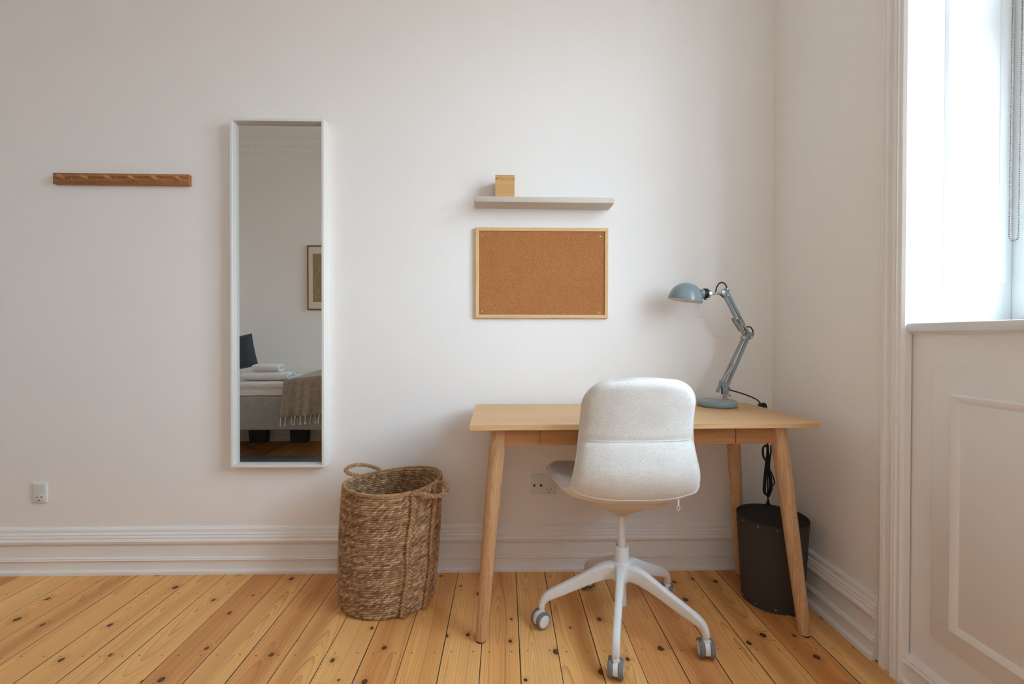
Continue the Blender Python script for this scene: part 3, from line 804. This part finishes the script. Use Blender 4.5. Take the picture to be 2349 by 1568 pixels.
# cable clip on the desk edge, cord bundled below
cd = thing('bundled_cord', 'black power cord tied in long loops hanging below the right end of the desk', 'cord', (1.094, -.142, .36))
V = lambda x, z, y=-.142: (x - 1.094, y + .142, z - .36)
k_ = MB(); k_.box((-.036, -.013, .3805), (-.020, .013, .3865), .002); 
k_.lathe([(0, -.012), (.010, -.012), (.011, 0), (.010, .012), (0, .012)], 18, axis_mat((-.024, 0, .3830), (0, 1, 0))); k_.build('cable_clip', M['black_plastic'], cd, 40)
cb_ = MB()
cb_.tube(crom([V(1.066, .748), V(1.078, .752), V(1.088, .742), V(1.092, .70), V(1.095, .62), V(1.094, .58), V(1.095, .50), V(1.096, .44), V(1.097, .39), V(1.0985, .345)], 8), .0030, 8)
for k, (dx, x1, z0, z1, yo) in enumerate(((-.016, .011, .576, .40, .004), (-.024, .016, .572, .398, -.004), (.008, .010, .578, .392, -.008), (.002, .018, .582, .395, .008))):
    x0 = 1.095; pp = [V(x0 + dx, z0 - .005, -.142 + yo), V(x0 + dx * .9, z0 - .04, -.142 + yo), V(x0 - .004, .495, -.142 + yo), V(x0 - .013 + k * .001, .43, -.142 + yo), V(x0 - .012, z1 - .01, -.142 + yo), V(x0, z1 - .028, -.142 + yo),
          V(x0 + x1, z1 - .008, -.142 + yo), V(x0 + x1, .43, -.142 + yo), V(x0 + .004, .495, -.142 + yo), V(x0 + dx * .2 + .008, z0 - .03, -.142 + yo), V(x0 + dx * .5 + .004, z0, -.142 + yo)]
    cb_.tube(crom(pp + [pp[0]], 8), .0026, 7)
cb_.tube(crom([V(1.098, .49), V(1.108, .470), V(1.121, .440), V(1.125, .420), V(1.118, .410), V(1.108, .425), V(1.103, .452), V(1.098, .485)], 8), .0026, 7)
cb_.build('cord_loops', M['black_plastic'], cd)
MB().lathe([(.009, -.004), (.0105, -.004), (.0105, .004), (.009, .004)], 18, Matrix.Translation(V(1.0955, .478)), closed=True).build('cable_tie', M['black_plastic'], cd)
MB().lathe([(0, 0), (.009, 0), (.0095, .006), (.006, .010), (.0045, .022), (0, .022)], 16, Matrix.Translation(V(1.0985, .327))).build('cord_plug', M['black_plastic'], cd)

# ------------------------------------------------------------------ waste bin
bn = thing('waste_bin', 'dark brown tapered fibre waste bin under the right end of the desk', 'bin', (1.046, -.258, 0))
def bin_r(z): return .107 + .019 * z / .33
MB().lathe([(0, .002), (.104, .002), (bin_r(.002), .002), (bin_r(.33), .330), (bin_r(.33) - .0012, .3308), (bin_r(.33) - .0025, .330), (bin_r(.012) - .0025, .012), (0, .012)], 72).build('bin_body', M['bin'], bn, 35)
MB().lathe([(bin_r(.322) - .0027, .322), (bin_r(.322) - .0032, .322), (bin_r(.014) - .0032, .014), (0, .014), (0, .0125), (bin_r(.014) - .0027, .0125)], 72).build('bin_lining', M['bin_in'], bn, 35)
for zr, cnt, a0 in ((.318, 12, 8), (.016, 10, -5)):
    for k in range(cnt):
        a = radians(a0 + 360 * k / cnt); d = Vector((cos(a), sin(a), 0)); p = d * (bin_r(zr)) + Vector((0, 0, zr))
        m_ = MB(); m_.lathe([(0, -.0005), (.0030, -.0005), (.0026, .0009), (.0012, .0014), (0, .0015)], 12, axis_mat(p, d))
        if zr > .2: m_.lathe([(0, 0), (.0026, 0), (.0022, .0008), (0, .0012)], 12, axis_mat(d * (bin_r(zr) - .003) + Vector((0, 0, zr)), -d))
        m_.build('rivet', M['chrome'], bn)

# ------------------------------------------------------------------ seagrass basket
BC = Vector((-.452, -.214, 0)); BH = .462
bk = thing('laundry_basket', 'tall woven seagrass laundry basket with two rope handles left of the desk', 'basket', tuple(BC))
def bshape(a, v):
    """centre line surface of the basket at angle a, height fraction v"""
    r = .1757 + .0050 * v + .006 * sin(pi * v)
    if v < .03: r -= .012 * (1 - v / .03) ** 2
    r *= 1 + .018 * cos(2 * a - .9) * v + .012 * cos(3 * a + 1.0 + 2 * v) + .01 * sin(2 * a) * (1 - v)
    sx = -.0143 + .031 * v; sy = -.020 * v
    z = BH * v + v * v * (.004 + .010 * cos(a - .35) + .005 * sin(2 * a + .8))
    return Vector((r * cos(a) * 1.01 + sx, r * sin(a) * .90 + sy, z))
def weave(name, inward, rows_n, strands, su, sv_, parent, zlo=0.0):
    nu = strands * su; nv = rows_n * sv_
    verts = []; tone = []
    rnd = random.Random(5 if inward else 3)
    tbl = [[rnd.random() for _ in range(strands)] for _ in range(rows_n + 1)]
    tbl2 = [rnd.random() for _ in range(rows_n + 1)]
    rowt = [rnd.uniform(-.12, .12) for _ in range(rows_n + 1)]
    import numpy as np
    for i in range(nv + 1):
        v = zlo + (1 - zlo) * i / nv; rv = i / sv_; row = min(int(rv), rows_n - 1); fr_ = rv - row
        bul = sqrt(max(0, sin(pi * min(1, fr_))))
        for j in range(nu):
            a = 2 * pi * j / nu
            q = j / su - .95 * fr_ + .5 * (row % 2) + .25 * sin(a * 7 + row) + tbl2[row]
            k = int(math.floor(q)) % strands; fq = q - math.floor(q)
            st = sqrt(max(0, sin(pi * fq)))
            p = bshape(a, v); h = (.0070 * bul * (.05 + .95 * st ** .8)) 
            nx, ny = cos(a), sin(a)
            h = h + .0008 * (tbl[row][k] - .5)
            sg = -1 if inward else 1
            base_ = -.004 if inward else 0
            verts.append((p.x + nx * (base_ + sg * h), p.y + ny * (base_ + sg * h), p.z + .0012 * sin(a * 5 + row * .7)))
            tone.append(min(1, max(0, tbl[row][k] * .75 + .12 + rowt[row])))
    faces = []
    for i in range(nv):
        for j in range(nu):
            k = (j + 1) % nu
            f = (i * nu + j, i * nu + k, (i + 1) * nu + k, (i + 1) * nu + j)
            faces.append(f if not inward else f[::-1])
    if not inward:
        pass
    me = bpy.data.meshes.new(name); me.from_pydata(verts, [], faces); me.update()
    me.polygons.foreach_set('use_smooth', [True] * len(me.polygons))
    at = me.attributes.new('strand', 'FLOAT', 'POINT'); at.data.foreach_set('value', tone)
    me.materials.append(M['seagrass'])
    o = bpy.data.objects.new(name, me); COL.objects.link(o); o.parent = parent; return o
weave('basket_wall', False, 54, 108, 6, 5, bk, .004)
weave('basket_lining', True, 54, 108, 5, 4, bk, .03)
def plait(path, w_, t_, sr, pitch, name, flat=None, closed=False):
    """three-strand plait along a path"""
    P = [Vector(p) for p in path]; n = len(P); Ls = [0]
    for i in range(1, n): Ls.append(Ls[-1] + (P[i] - P[i - 1]).length)
    tot = Ls[-1]; m = max(12, int(tot / .0022))
    m_ = MB(); tones = []
    samples = []
    for k in range(m + 1):
        s = tot * k / m; i = 0
        while i < n - 2 and Ls[i + 1] < s: i += 1
        f = (s - Ls[i]) / max(1e-9, Ls[i + 1] - Ls[i]); samples.append((P[i].lerp(P[i + 1], f), s))
    fr_ = []
    for k, (p, s) in enumerate(samples):
        t = (samples[min(k + 1, m)][0] - samples[max(k - 1, 0)][0]).normalized()
        nrm = flat(p) if flat else Vector((0, 0, 1))
        b = t.cross(nrm).normalized(); nn = b.cross(t)
        fr_.append((p, s, b, nn))
    for st in range(3):
        pts = []
        for (p, s, b, nn) in fr_:
            ph = 2 * pi * s / pitch + st * 2 * pi / 3
            pts.append(p + b * (w_ * sin(ph)) + nn * (t_ * sin(2 * ph)))
        c0 = len(m_.v); m_.tube(pts, sr, 6); 
        for q in range(len(m_.v) - c0):
            g = q // 6; tones.append(.35 + .35 * ((math.sin((g // 9) * 12.9898 + st * 78.2) * 43758.5) % 1))
    o = m_.build(name, M['seagrass'], bk, 70)
    at = o.data.attributes.new('strand', 'FLOAT', 'POINT'); at.data.foreach_set('value', tones)
    return o
def outw(p): return Vector((p.x, p.y, 0)).normalized()
# rim
rim = [bshape(2 * pi * k / 90, 1.0) + Vector((0, 0, .003)) for k in range(91)]
plait(rim, .0034, .0022, .0032, .026, 'rim_braid', outw)
for ang in (-57, -27, 120, 150):
    a = radians(ang)
    pts = []
    for k in range(40):
        v = .985 - .975 * k / 39; aa = a + (.02 * sin(k * .3)) - radians(3) * (1 - v); p = bshape(aa, v); pts.append(p + Vector((cos(aa), sin(aa), 0)) * .0105)
    plait(pts, .0072, .0036, .0050, .044, 'side_braid', outw)
def handle(pts, nm='handle'):
    plait(crom(pts, 10), .0050, .0034, .0044, .036, nm)
def rp(deg, out=0, dz=0, v=1.0):
    a = radians(deg); p = bshape(a, v); return tuple(p + Vector((cos(a) * out, sin(a) * out, dz)))
handle([rp(-58, .006, -.022), rp(-57, .010, -.002), rp(-50, .030, .000), rp(-43, .056, -.010), rp(-36, .072, -.013), rp(-28, .068, -.004), rp(-24, .042, .010), rp(-24, .012, .006), rp(-26, .006, -.016)])
handle([rp(119, .004, -.018), rp(119, .004, .003), rp(124, .010, .016), rp(131, .020, .028), rp(140, .032, .037), rp(150, .042, .040), rp(157, .050, .030), rp(157, .036, .014), rp(151, .008, .004), rp(150, .004, -.016)])

# ------------------------------------------------------------------ the other side of the room, seen in the mirror
bd = thing('bed', 'grey upholstered single bed with white sheet, reflected in the mirror', 'bed', (-2.05, -2.132, 0))
def B_(x, y, z): return (x + 2.05, y + 2.09, z)
BX0, BX1, BY0, BY1 = -3.12, -1.02, -2.52, -1.665
MB().box(B_(BX0, BY0, .282), B_(BX1, BY1, .555), .012, 3).build('bed_base', M['bed_grey'], bd)
mt = MB()
bm = bmesh.new(); bmesh.ops.create_grid(bm, x_segments=60, y_segments=28, size=.5)
for v in bm.verts:
    x = v.co.x * 2; y = v.co.y * 2
    v.co = Vector(B_((BX0 + BX1) / 2 + x * ((BX1 - BX0) / 2 - .012), (BY0 + BY1) / 2 + y * ((BY1 - BY0) / 2 - .012), .667 + .004 * mnoise.noise(Vector((x * 5, y * 4, 0)))))
mt.bm(bm)
rings = []
for k in range(9):
    z = .560 + .106 * k / 8; e = (-.006 if k <= 4 else .004) - (.016 if k == 8 else 0); ring = []
    N_ = 200
    for i in range(N_):
        t = i / N_ * 4; s_i = int(t); f = t - s_i
        c4 = [(BX0, BY0), (BX1, BY0), (BX1, BY1), (BX0, BY1)]; a = c4[s_i]; b = c4[(s_i + 1) % 4]
        x, y = a[0] + (b[0] - a[0]) * f, a[1] + (b[1] - a[1]) * f
        nx, ny = ((0, -1), (1, 0), (0, 1), (-1, 0))[s_i]
        wv = (.007 if k <= 4 else .0015) * mnoise.noise(Vector((x * 16 + k * .9, y * 16, k * .35)))
        ring.append(Vector(B_(x + nx * (e + wv), y + ny * (e + wv), z)))
    rings.append(ring)
mt.loft(rings); mt.build('mattress', M['sheet'], bd, 50)
for (x, y) in ((BX0 + .08, BY0 + .08), (BX1 - .08, BY0 + .08), (BX0 + .08, BY1 - .08), (BX1 - .08, BY1 - .08)):
    MB().lathe([(0, .0125 if y > -1.9 else 0), (.022, .0125 if y > -1.9 else 0), (.030, .285), (0, .285)], 20, Matrix.Translation(B_(x, y, 0))).build('bed_leg', M['black_plastic'], bd)
for i, x in enumerate((-2.41, -2.01)):
    st = MB(); st.loft([[Vector((x + p, -2.47 + q - .02 + .0, z)) for p, q in rrect(2 * w_, .09, .01, 3)] for w_, z in ((.078, .0), (.092, .24), (.097, .242), (.097, .255))])
    o = st.build('storage_box', M['storage']); o.location.y = -.042
    tag(o, ['dark tapered storage box under the bed, left of two in the mirror', 'dark tapered storage box under the bed, right of two in the mirror'][i], 'box', 'storage boxes under the bed')

# cushion
def cushion(w_, h_, d_, name, mat, mtx):
    m_ = MB(); N_ = 24; A_ = []; Bv = []
    for i in range(N_ + 1):
        for j in range(N_ + 1):
            u = -1 + 2 * i / N_; v = -1 + 2 * j / N_
            pin = 1 - .03 * (1 - u * u) * (abs(v) ** 2) ; pin2 = 1 - .03 * (1 - v * v) * (abs(u) ** 2)
            th = d_ / 2 * ((1 - u ** 4) * (1 - v ** 4)) ** .55 + .006 * mnoise.noise(Vector((u * 2.2, v * 2.2, 5))) * (1 - u * u) * (1 - v * v)
            A_.append(Vector((u * w_ / 2 * pin2, th, v * h_ / 2 * pin))); Bv.append(Vector((u * w_ / 2 * pin2, -th, v * h_ / 2 * pin)))
    q = N_ + 1; fs = []
    for i in range(N_):
        for j in range(N_):
            a = i * q + j; fs += [(a, a + 1, a + q + 1, a + q)]; b = a + q * q; fs += [(b, b + q, b + q + 1, b + 1)]
    m_.add([mtx @ p for p in A_ + Bv], fs)
    bmx = m_.build(name, mat, None, 60); return bmx
o = cushion(.36, .30, .15, 'cushion', M['cushion'], Matrix.Translation((-2.424, -2.142, .879)) @ Matrix.Rotation(radians(-12), 4, 'Z') @ Matrix.Rotation(radians(-12), 4, 'Y') @ Matrix.Rotation(radians(5), 4, 'X'))
tag(o, 'charcoal cushion standing on the bed, seen at the mirror\'s left edge', 'cushion')
# towels
def towel(cx_, cy_, z0, ln, wd, ht_, label, sd_):
    m_ = MB(); N_ = 120; outl = []; turns = 2.3
    for side in (1, 0):
        seq = range(N_ + 1) if side else range(N_, -1, -1)
        for k in seq:
            a = 2 * pi * turns * k / N_; f = .30 + .70 * k / N_
            ex = lambda c_: math.copysign(abs(c_) ** .7, c_)
            t_ = .0 if side else -.0085
            outl.append(((wd / 2 * f + t_) * ex(cos(a + .6)), (ht_ / 2 * f + t_ * .8) * ex(sin(a + .6))))
    rings = []
    for i in range(25):
        s = i / 24; x = cx_ + ln * (s - .5); e = 1 - .03 * (abs(s - .5) * 2) ** 4 - .45 * max(0, (.10 - s) / .10) ** 2
        rings.append([Vector((x + .010 * mnoise.noise(Vector((q * 60, p * 24, sd_))), cy_ + p * e, z0 + ht_ / 2 + q * e + .0035 * mnoise.noise(Vector((x * 14, p * 30, sd_))))) for p, q in outl])
    m_.loft(rings)
    o = m_.build('towel', M['towel'], None, 50); o.location.y = -.042; return tag(o, label, 'towel', 'rolled towels on the bed')
towel(-1.975, -1.80, .670, .41, .17, .072, 'larger rolled white towel lying on the bed sheet, beneath the smaller towel', 1)
towel(-1.973, -1.81, .739, .225, .14, .068, 'smaller rolled white towel on top of the larger towel on the bed', 2)
# throw
tx0, tx1 = -1.755, -1.10
tr = thing('throw_blanket', 'taupe wool throw with cream tassels draped over the bed front', 'blanket', (-1.42, -1.702, .3))
def thr(u, v):
    """u across 0..1 (left..right), v from the back of the bed to the front hem"""
    x = tx0 + (tx1 - tx0) * u
    bul = .030 + .075 * min(1, max(0, (u - .05) / .5)) ** .8
    edge = min(1, u / .10)
    if v < .66:
        y = BY0 + .12 + (BY1 + .0 - BY0 - .12) * v / .66; z = .674 + bul * edge * (.35 + .65 * sin(pi * min(1, .18 + .75 * v / .66)))
        z += .006 * mnoise.noise(Vector((x * 12, y * 9, 1)))
    else:
        t = (v - .66) / .34
        ztop = .674 + bul * edge * (.35 + .65 * sin(pi * .93))
        a = min(1, t / .22) * pi / 2
        y = BY1 + .022 * sin(a) + .010 * sin(x * 42) * t + .006 * sin(x * 95 + 1) * t
        z = ztop - .030 * (1 - cos(a)) - max(0, t - .12) * (.300 + .02 * sin(u * 4))
        x -= .035 * t * (1 - u) ** 2
    return Vector((x + 1.42, y + 1.66 + .004, z - .3))
NU, NVv = 60, 70
g = [[thr(i / NU, j / NVv) for j in range(NVv + 1)] for i in range(NU + 1)]
vs = [p for r in g for p in r]; vs += [p + Vector((0, .0, .008)) if False else p + Vector((0, .006, .006)) for r in g for p in r]
q = NVv + 1; K = (NU + 1) * q; fs = []
for i in range(NU):
    for j in range(NVv):
        a = i * q + j; fs.append((a, a + 1, a + q + 1, a + q)); fs.append((K + a, K + a + q, K + a + q + 1, K + a + 1))
for i in range(NU): 
    a = i * q; fs.append((a, a + q, K + a + q, K + a)); a += NVv; fs.append((a, K + a, K + a + q, a + q))
for j in range(NVv):
    a = j; fs.append((a, K + a, K + a + 1, a + 1)); a = NU * q + j; fs.append((a, a + 1, K + a + 1, K + a))
MB().add(vs, fs).build('throw_cloth', M['throw'], tr, 60)
for k in range(19):
    u = .012 + k / 18 * .976; p = thr(u, 1.0); p.y += .004
    m_ = MB(); j1 = random.uniform(-.006, .006)
    m_.tube([p + Vector((0, 0, .006)), p + Vector((j1 * .4, .003, -.012)), p + Vector((j1, .003, -.040)), p + Vector((j1 * 1.3, .003, -.052)), p + Vector((j1 * 1.4, .003, -.062))], [.0046, .0030, .0032, .0044, .0072], 8)
    m_.build('tassel', M['tassel'], tr, 60)
# rug
rg = MB(); bm = bmesh.new(); bmesh.ops.create_grid(bm, x_segments=80, y_segments=40, size=.5)
for v in bm.verts:
    v.co = Vector((-2.1 + v.co.x * 2 * .98, -1.45 + v.co.y * 2 * .475, .010 + .0015 * mnoise.noise(v.co * 90)))
bmesh.ops.solidify(bm, geom=bm.faces[:], thickness=.009); rg.bm(bm)
rgo = rg.build('rug', M['rug'], None, 60); rgo.location.y = -.042
tag(rgo, 'dark slate blue rug on the floor before the bed, at the mirror\'s bottom edge', 'rug')
# framed print
pf = thing('framed_print', 'brown framed olive print with a pale looping line, reflected in the mirror', 'picture', (-1.7215, YF + .003, 1.2975))
PW, PH = .467, .637
f_ = MB(); frame_mould(f_, -PW / 2, PW / 2, 0, PH, [(0, 0), (0, .020), (.002, .022), (.009, .022), (.011, .020), (.011, 0)], lambda u, v, h: (u, h, v)); f_.build('picture_frame', M['walnut'], pf, 30)
MB().box((-PW / 2 + .010, 0, .010), (PW / 2 - .010, .010, PH - .010)).build('picture_mat', M['paper'], pf, 0)
MB().box((-PW / 2 + .053, .009, .078), (PW / 2 - .053, .0108, PH - .082)).build('print_field', M['print'], pf, 0)
ln = MB()
D = lambda x, z: (x + 1.690, .0110, (z - 1.296) * 1.012)
ln.tube(crom([D(-1.66, 1.50), D(-1.72, 1.46), D(-1.79, 1.458), D(-1.814, 1.477), D(-1.846, 1.52), D(-1.858, 1.564), D(-1.84, 1.63), D(-1.813, 1.675), D(-1.78, 1.683), D(-1.72, 1.64), D(-1.66, 1.60)], 8), .0013, 6)
ln.tube(crom([D(-1.60, 1.62), D(-1.72, 1.60), D(-1.79, 1.660), D(-1.818, 1.708), D(-1.80, 1.726), D(-1.77, 1.722), D(-1.70, 1.70)], 8), .0013, 6)
ln.tube(crom([D(-1.872, 1.430), D(-1.855, 1.452), D(-1.82, 1.474), D(-1.791, 1.488), D(-1.72, 1.50), D(-1.62, 1.46)], 8), .0013, 6)
ln.tube([D(-1.866, 1.419), D(-1.515, 1.419)], .0015, 6)
ln.build('line_drawing', M['line'], pf)

# ------------------------------------------------------------------ daylight
wd_ = bpy.data.worlds.new('World'); scene.world = wd_; wd_.use_nodes = True
nt = wd_.node_tree; nt.nodes.clear()
wo = nt.nodes.new('ShaderNodeOutputWorld'); bg = nt.nodes.new('ShaderNodeBackground')
tc = nt.nodes.new('ShaderNodeTexCoord'); sp = nt.nodes.new('ShaderNodeSeparateXYZ'); rp_ = nt.nodes.new('ShaderNodeValToRGB')
mr_ = nt.nodes.new('ShaderNodeMapRange'); mr_.inputs[1].default_value = -1; mr_.inputs[2].default_value = 1
nt.links.new(tc.outputs['Generated'], sp.inputs[0]); nt.links.new(sp.outputs[2], mr_.inputs[0]); nt.links.new(mr_.outputs[0], rp_.inputs[0])
e = rp_.color_ramp.elements; e[0].position = .30; e[0].color = (.20, .19, .18, 1); e[1].position = .56; e[1].color = (.75, .925, 1.12, 1)
e2 = e.new(.46); e2.color = (.34, .37, .42, 1)
e3 = e.new(1.0); e3.color = (.64, .86, 1.12, 1)
nt.links.new(rp_.outputs[0], bg.inputs[0]); bg.inputs[1].default_value = 20.0
nt.links.new(bg.outputs[0], wo.inputs[0])
pl = bpy.data.lights.new('window_portal', 'AREA'); pl.shape = 'RECTANGLE'; pl.size = WY1 - WY0; pl.size_y = WTOP - SILL
pl.cycles.is_portal = True
po = bpy.data.objects.new('window_portal', pl); COL.objects.link(po)
po.location = (1.60, (WY0 + WY1) / 2, (SILL + WTOP) / 2); po.rotation_euler = (0, radians(90), 0)
po.rotation_euler = Vector((-1, 0, 0)).to_track_quat('-Z', 'Y').to_euler()
pl.size, pl.size_y = WY1 - WY0 + .1, WTOP - SILL + .1

# ------------------------------------------------------------------ camera
cam = bpy.data.cameras.new('camera'); cam.sensor_width = 36; cam.lens = 16.0; cam.clip_start = .02
co = bpy.data.objects.new('camera', cam); COL.objects.link(co)
co.location = (0, -2.017, 1.03)
pitch, yaw, roll = .0116, .0158, -.0007
fw = Vector((sin(yaw) * cos(pitch), cos(yaw) * cos(pitch), -sin(pitch))); r_ = Vector((cos(yaw), -sin(yaw), 0)); u_ = r_.cross(fw)
r2 = r_ * cos(roll) + u_ * sin(roll); u2 = -r_ * sin(roll) + u_ * cos(roll)
co.rotation_euler = Matrix((r2, u2, -fw)).transposed().to_euler()
scene.camera = co
vs_ = scene.view_settings
vs_.view_transform = 'Standard'; vs_.look = 'None'; vs_.gamma = 1; vs_.use_curve_mapping = False; vs_.exposure = -0.10
scene.cycles.diffuse_bounces = 7; scene.cycles.max_bounces = 10
scene.cycles.use_adaptive_sampling = True; scene.cycles.adaptive_threshold = .15; scene.cycles.adaptive_min_samples = 20
scene.cycles.caustics_reflective = False; scene.cycles.caustics_refractive = False
scene.cycles.use_denoising = True
